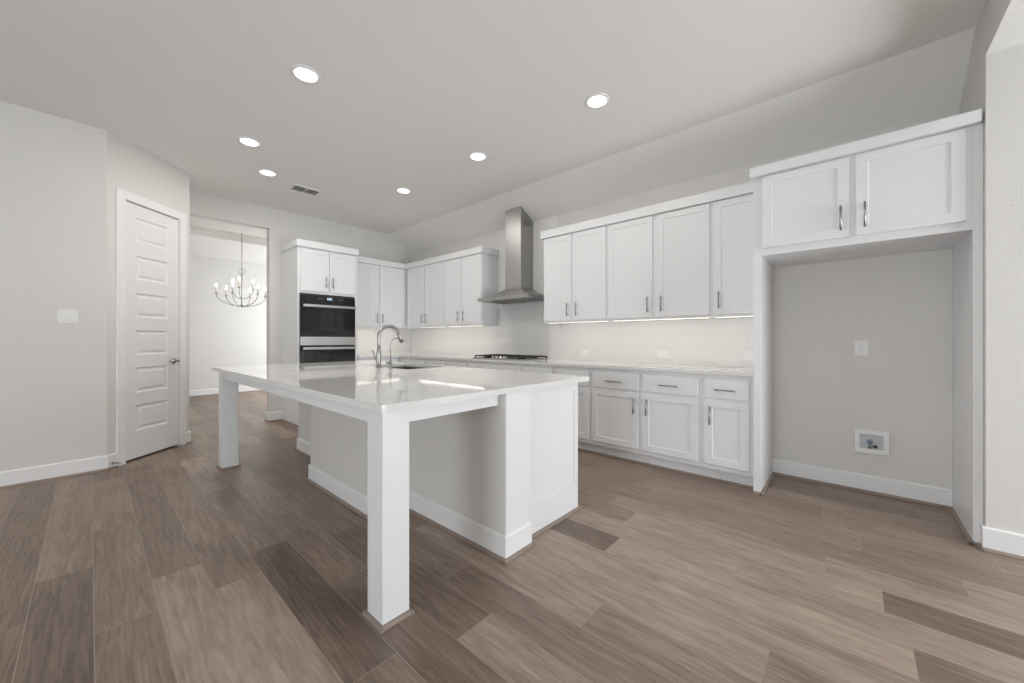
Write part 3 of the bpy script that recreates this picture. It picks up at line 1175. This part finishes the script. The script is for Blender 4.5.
# undermount sink
m = MB()
b = bmesh.new()
zr = TZ0 - 0.0005
prof = [(-0.012, zr), (0.004, zr), (0.012, 0.74), (0.04, 0.705), (0.32, 0.70)]
rings = []
for d, z in prof:
    d2 = min(d, 0.19)
    rings.append([b.verts.new((x, y, z)) for x, y in ((KX0 + d, KY0 + d2), (KX1 - d, KY0 + d2), (KX1 - d, KY1 - d2), (KX0 + d, KY1 - d2))])
for r0, r1 in zip(rings, rings[1:]):
    for k in range(4):
        b.faces.new((r0[k], r0[(k + 1) % 4], r1[(k + 1) % 4], r1[k]))
b.faces.new(rings[-1])
m._merge(b)
t = thing('kitchen_sink', 'stainless undermount sink sunk into the island worktop behind the tap', 'sink', (-3.23, 2.05, 0.70))
obj('sink_bowl', m, M_SINK, t)
m = MB()
m.lathe((-3.23, 2.05, 0.7005), [(0.045, 0), (0.045, 0.003), (0.03, 0.004)], 20)
obj('drain', m, M_CHROME, t)

# gooseneck tap
FX, FY = -3.225, 1.765
t = thing('kitchen_faucet', 'tall gooseneck pull-down tap in brushed steel beside the island sink', 'faucet', (FX, FY, TZ1))
m = MB()
m.lathe((FX, FY, TZ1), [(0.027, 0), (0.027, 0.006), (0.020, 0.010), (0.021, 0.06), (0.021, 0.13), (0.0155, 0.165), (0.0145, 0.17)], 20)
obj('tap_body', m, M_NICKEL, t)
m = MB()
R = 0.105
pts = [(FX, FY, TZ1 + 0.16), (FX, FY, TZ1 + 0.22), (FX, FY, TZ1 + 0.28)]
for k in range(1, 15):
    a = math.pi * (1 - k / 14 * 0.90)
    pts.append((FX, FY + R + R * math.cos(a), TZ1 + 0.28 + R * math.sin(a)))
obj('spout', m.tube(pts, 0.0145, 12), M_NICKEL, t)
m = MB()
p1 = Vector(pts[-1]); dv = (Vector(pts[-1]) - Vector(pts[-2])).normalized()
m.tube([p1, p1 + dv * 0.012, p1 + dv * 0.05, p1 + dv * 0.085], [0.015, 0.017, 0.019, 0.021], 14)
obj('spray_head', m, M_NICKEL, t)
m = MB()
m.tube([(FX, FY, TZ1 + 0.085), (FX - 0.04, FY - 0.012, TZ1 + 0.085)], 0.011, 12)
m.tube([(FX - 0.036, FY - 0.012, TZ1 + 0.085), (FX - 0.052, FY - 0.02, TZ1 + 0.12), (FX - 0.062, FY - 0.028, TZ1 + 0.165)], [0.006, 0.0055, 0.005], 10)
obj('lever', m, M_NICKEL, t)

# small filtered-water tap
GX, GY = -3.02, 1.765
t = thing('filter_faucet', 'slim small gooseneck water filter tap next to the tall tap', 'faucet', (GX, GY, TZ1))
m = MB()
m.lathe((GX, GY, TZ1), [(0.019, 0), (0.019, 0.005), (0.011, 0.008), (0.011, 0.075), (0.007, 0.085)], 16)
obj('tap_body', m, M_NICKEL, t)
m = MB()
pts = [(GX, GY, TZ1 + 0.08), (GX, GY, TZ1 + 0.20)]
R = 0.055
for k in range(1, 12):
    a = math.pi * (1 - k / 11 * 0.80)
    pts.append((GX, GY + R + R * math.cos(a), TZ1 + 0.215 + R * math.sin(a)))
obj('spout', m.tube(pts, 0.0048, 10), M_NICKEL, t)
m = MB()
m.tube([(GX, GY, TZ1 + 0.05), (GX - 0.02, GY - 0.01, TZ1 + 0.05)], 0.005, 8)
m.lathe((GX - 0.02, GY - 0.01, TZ1 + 0.05), [(0.009, 0), (0.009, 0.016), (0.006, 0.018)], 12, (-0.9, -0.4, 0.1))
obj('knob', m, M_NICKEL, t)

# ------------------------------------------------------------------ ceiling lights and air vent
cans = [(-2.93, 1.04, 'round recessed ceiling light directly above the middle of the island, largest of those in view'),
        (-1.523, 2.715, 'recessed ceiling light above the floor between island and the refrigerator alcove'),
        (-4.335, 1.03, 'recessed ceiling light above the end of the island, next after the largest one'),
        (-4.983, 1.36, 'recessed ceiling light closest to the white air vent'),
        (-2.91, 2.705, 'recessed ceiling light in front of the range hood'),
        (-4.289, 2.69, 'recessed ceiling light in front of the corner wall cabinets')]
for x, y, lab in cans:
    t = thing('recessed_light', lab, 'ceiling light', (x, y, ZC), 'recessed ceiling lights')
    m = MB()
    b = bmesh.new()
    prof = [(0.098, 0.0), (0.097, -0.006), (0.076, -0.010), (0.072, -0.004), (0.070, -0.001)]
    rg = [[b.verts.new((x + r * math.cos(k * math.pi / 18), y + r * math.sin(k * math.pi / 18), ZC + h)) for k in range(36)] for r, h in prof]
    for r0, r1 in zip(rg, rg[1:]):
        for k in range(36):
            b.faces.new((r0[k], r0[(k + 1) % 36], r1[(k + 1) % 36], r1[k])).smooth = True
    m._merge(b)
    obj('trim_ring', m, M_TRIM, t)
    m = MB()
    m.lathe((x, y, ZC - 0.0005), [(0.0705, 0), (0.0705, -0.003), (0.06, -0.0045)], 32)
    obj('lens', m, M_LENS, t)
    ld = bpy.data.lights.new('can_light', 'AREA')
    ld.shape, ld.size, ld.energy, ld.color = 'DISK', 0.13, 7, (1.0, 0.955, 0.90)
    lo_ = bpy.data.objects.new('can_light', ld)
    COL.objects.link(lo_)
    lo_.parent = t
    lo_.location = (0, 0, -0.012)

t = thing('air_vent', 'white rectangular louvred air vent on the ceiling', 'air vent', (-5.2, 1.84, ZC))
vx0, vx1, vy0, vy1 = -5.325, -5.085, 1.665, 2.015
m = MB()
for q in ((vx0, vx1, vy0, vy0 + 0.03), (vx0, vx1, vy1 - 0.03, vy1), (vx0, vx0 + 0.03, vy0 + 0.03, vy1 - 0.03), (vx1 - 0.03, vx1, vy0 + 0.03, vy1 - 0.03)):
    m.box(q[0], q[1], q[2], q[3], ZC - 0.012, ZC, bev=0.002)
m.box(vx0 + 0.03, vx1 - 0.03, (vy0 + vy1) / 2 - 0.006, (vy0 + vy1) / 2 + 0.006, ZC - 0.010, ZC - 0.001)
obj('frame', m, M_PLASTIC, t)
m = MB()
m.box(vx0 + 0.03, vx1 - 0.03, vy0 + 0.03, vy1 - 0.03, ZC - 0.0015, ZC - 0.0003)
obj('duct_opening', m, mat('duct_grey', (0.2, 0.2, 0.2), 0.7), t)
m = MB()
for k in range(9):
    xx = vx0 + 0.042 + k * 0.019
    m.prism([(xx, vy0 + 0.03, ZC - 0.003), (xx + 0.011, vy0 + 0.03, ZC - 0.010), (xx + 0.0125, vy0 + 0.03, ZC - 0.010), (xx + 0.0015, vy0 + 0.03, ZC - 0.003)], (0, vy1 - vy0 - 0.06, 0))
obj('slats', m, M_PLASTIC, t)

# ------------------------------------------------------------------ under-cabinet light bars
for fr, a0, a1, lab in ((BK, -2.84, -2.03, 'slim warm light bar under the wall cabinet beside the hood, refrigerator side'),
                        (BK, -1.97, -0.985, 'slim warm light bar under the two-door wall cabinet second from the refrigerator surround'),
                        (BK, -0.94, -0.60, 'short warm light bar under the single-door wall cabinet by the refrigerator surround'),
                        (BK, -4.83, -4.0, 'slim warm light bar under the wall cabinet beside the hood, oven side'),
                        (BK, -5.60, -4.88, 'slim warm light bar under the corner wall cabinet on the range wall'),
                        (LF, 2.78, 3.70, 'slim warm light bar under the wall cabinet next to the oven tower')):
    t = thing('cabinet_light_bar', lab, 'light bar', fr.p((a0 + a1) / 2, 0.28, ZU0), 'under-cabinet light bars')
    m = MB()
    m.box(a0, a1, 0.250, 0.290, ZU0 + 0.007, ZU0 + 0.0118, fr)
    obj('housing', m, M_PLASTIC, t)
    m = MB()
    m.box(a0 + 0.01, a1 - 0.01, 0.254, 0.286, ZU0 + 0.0017, ZU0 + 0.0069, fr)
    obj('diffuser', m, M_LEDBAR, t)

# ------------------------------------------------------------------ switches, outlets, water box


def outlet(fr, a, z, n, label, horizontal=False, wd=0.078, ht=0.118):
    t = thing('wall_outlet', label, 'outlet', fr.p(a, n, z), 'white wall outlets')
    W, Hh = (ht, wd) if horizontal else (wd, ht)
    m = MB()
    m.box(a - W / 2, a + W / 2, n, n + 0.006, z - Hh / 2, z + Hh / 2, fr, 0.002)
    obj('cover_plate', m, M_PLASTIC, t)
    for s in (-0.02, 0.02):
        m = MB()
        da, dz = (s, 0) if horizontal else (0, s)
        m.box(a + da - 0.0165, a + da + 0.0165, n + 0.006, n + 0.008, z + dz - 0.0145, z + dz + 0.0145, fr, 0.0008)
        r = obj('socket', m, M_PLASTIC, t)
        m = MB()
        for q in (-0.006, 0.006):
            if horizontal:
                m.box(a + da - 0.004, a + da + 0.004, n + 0.0078, n + 0.0083, z + dz + q - 0.001, z + dz + q + 0.001, fr)
            else:
                m.box(a + da + q - 0.001, a + da + q + 0.001, n + 0.0078, n + 0.0083, z + dz - 0.002, z + dz + 0.006, fr)
        obj('slots', m, M_SLOT, r)


outlet(AK, 0.047, 1.123, 0.0005, 'upright white outlet on the bare alcove wall above the water box')
outlet(BK, -1.515, 1.03, 0.0065, 'white outlet laid sideways in the splashback under the two-door wall cabinet', True)
outlet(BK, -2.47, 1.025, 0.0065, 'white outlet laid sideways in the splashback next to the cooktop, refrigerator side', True)
outlet(BK, -0.70, 1.035, 0.0065, 'white outlet laid sideways in the splashback against the refrigerator surround', True)

t = thing('light_switch', 'double white rocker light switch on the bare wall beside the pantry door', 'light switch', BW.p(-0.128, 0, 1.39))
m = MB()
m.box(-0.189, -0.067, 0.0005, 0.006, 1.332, 1.448, BW, 0.002)
obj('cover_plate', m, M_PLASTIC, t)
for a in (-0.151, -0.105):
    m = MB()
    m.box(a - 0.017, a + 0.017, 0.006, 0.0095, 1.357, 1.423, BW, 0.0012)
    obj('rocker', m, M_PLASTIC, t)

t = thing('water_supply_box', 'white recessed water box with shut-off valve low on the alcove wall', 'water box', AK.p(0.104, 0, 0.398))
m = MB()
bx0, bx1, bz0, bz1 = 0.008, 0.201, 0.308, 0.488
for q in ((bx0, bx1, bz0, bz0 + 0.034), (bx0, bx1, bz1 - 0.034, bz1), (bx0, bx0 + 0.03, bz0 + 0.034, bz1 - 0.034), (bx1 - 0.03, bx1, bz0 + 0.034, bz1 - 0.034)):
    m.box(q[0], q[1], 0.0005, 0.020, q[2], q[3], AK, 0.002)
obj('frame', m, M_PLASTIC, t)
m = MB()
m.box(bx0 + 0.03, bx1 - 0.03, 0.0005, 0.0015, bz0 + 0.034, bz1 - 0.034, AK)
obj('box_back', m, M_GREYPLASTIC, t)
m = MB()
m.tube([AK.p(0.095, 0.008, bz0 + 0.035), AK.p(0.095, 0.008, bz0 + 0.075)], 0.009, 12)
m.tube([AK.p(0.095, 0.008, bz0 + 0.055), AK.p(0.122, 0.010, bz0 + 0.055)], 0.006, 10)
v = obj('valve', m, M_NICKEL, t)
m = MB()
m.lathe(AK.p(0.095, 0.008, bz0 + 0.075), [(0.012, 0), (0.018, 0.006), (0.018, 0.022), (0.012, 0.03)], 14)
obj('valve_handle', m, mat('blue_grey_plastic', (0.22, 0.28, 0.34), 0.4), v)
m = MB()
m.tube([AK.p(0.120, 0.010, bz0 + 0.055), AK.p(0.138, 0.012, bz0 + 0.055)], 0.0095, 12)
obj('outlet_cap', m, M_BLACK, v)

# ------------------------------------------------------------------ dining room chandelier
KX, KY = -7.8, 1.744
CZ = 3.08
t = thing('chandelier', 'slender metal candle chandelier hanging in the dining room beyond the doorway', 'chandelier', (KX, KY, CZ))
m = MB()
m.lathe((KX, KY, CZ), [(0.065, 0), (0.065, -0.012), (0.02, -0.03), (0.008, -0.032)], 20)
obj('canopy', m, M_CHAND, t)
m = MB()
m.tube([(KX, KY, CZ - 0.03), (KX, KY, 2.40)], 0.006, 8)
obj('rod', m, M_CHAND, t)
m = MB()
for k in range(2):                          # hanging loop
    rr = 0.05
    for a in (k,):
        m.tube([(KX + rr * math.cos(q * math.pi / 10) * (1 if k == 0 else 0), KY + rr * math.cos(q * math.pi / 10) * (0 if k == 0 else 1), 2.355 + rr * math.sin(q * math.pi / 10)) for q in range(21)], 0.004, 6, cap=False)
obj('hanging_ring', m, M_CHAND, t)
m = MB()
m.tube([(KX, KY, 2.31), (KX, KY, 2.12), (KX, KY, 1.95), (KX, KY, 1.775)], [0.006, 0.010, 0.008, 0.008], 8)
m.lathe((KX, KY, 1.775), [(0.008, 0.02), (0.022, 0.0), (0.022, -0.015), (0.006, -0.035)], 12)
obj('stem', m, M_CHAND, t)


def candle_arm(ang, R, zc, zlow, parent):
    ca, sa = math.cos(ang), math.sin(ang)
    m = MB()
    pts = [(KX + R * math.sin(q / 12 * math.pi / 2) * ca, KY + R * math.sin(q / 12 * math.pi / 2) * sa, zlow + (zc - zlow) * (1 - math.cos(q / 12 * math.pi / 2))) for q in range(13)]
    m.tube(pts, 0.006, 6)
    x, y = KX + R * ca, KY + R * sa
    m.lathe((x, y, zc - 0.005), [(0.006, 0), (0.022, 0.006), (0.024, 0.012), (0.012, 0.014)], 12)
    arm = obj('candle_arm', m, M_CHAND, parent)
    m = MB()
    m.tube([(x, y, zc + 0.009), (x, y, zc + 0.115)], 0.0115, 10)
    obj('candle_sleeve', m, M_CANDLE, arm)
    m = MB()
    m.lathe((x, y, zc + 0.115), [(0.006, 0), (0.013, 0.014), (0.014, 0.024), (0.008, 0.042), (0.002, 0.056)], 10)
    obj('bulb', m, M_BULB, arm)


for k in range(6):
    candle_arm(math.radians(27 + 60 * k), 0.347, 1.945, 1.757, t)
for k in range(3):
    candle_arm(math.radians(95 + 120 * k), 0.17, 2.06, 1.89, t)
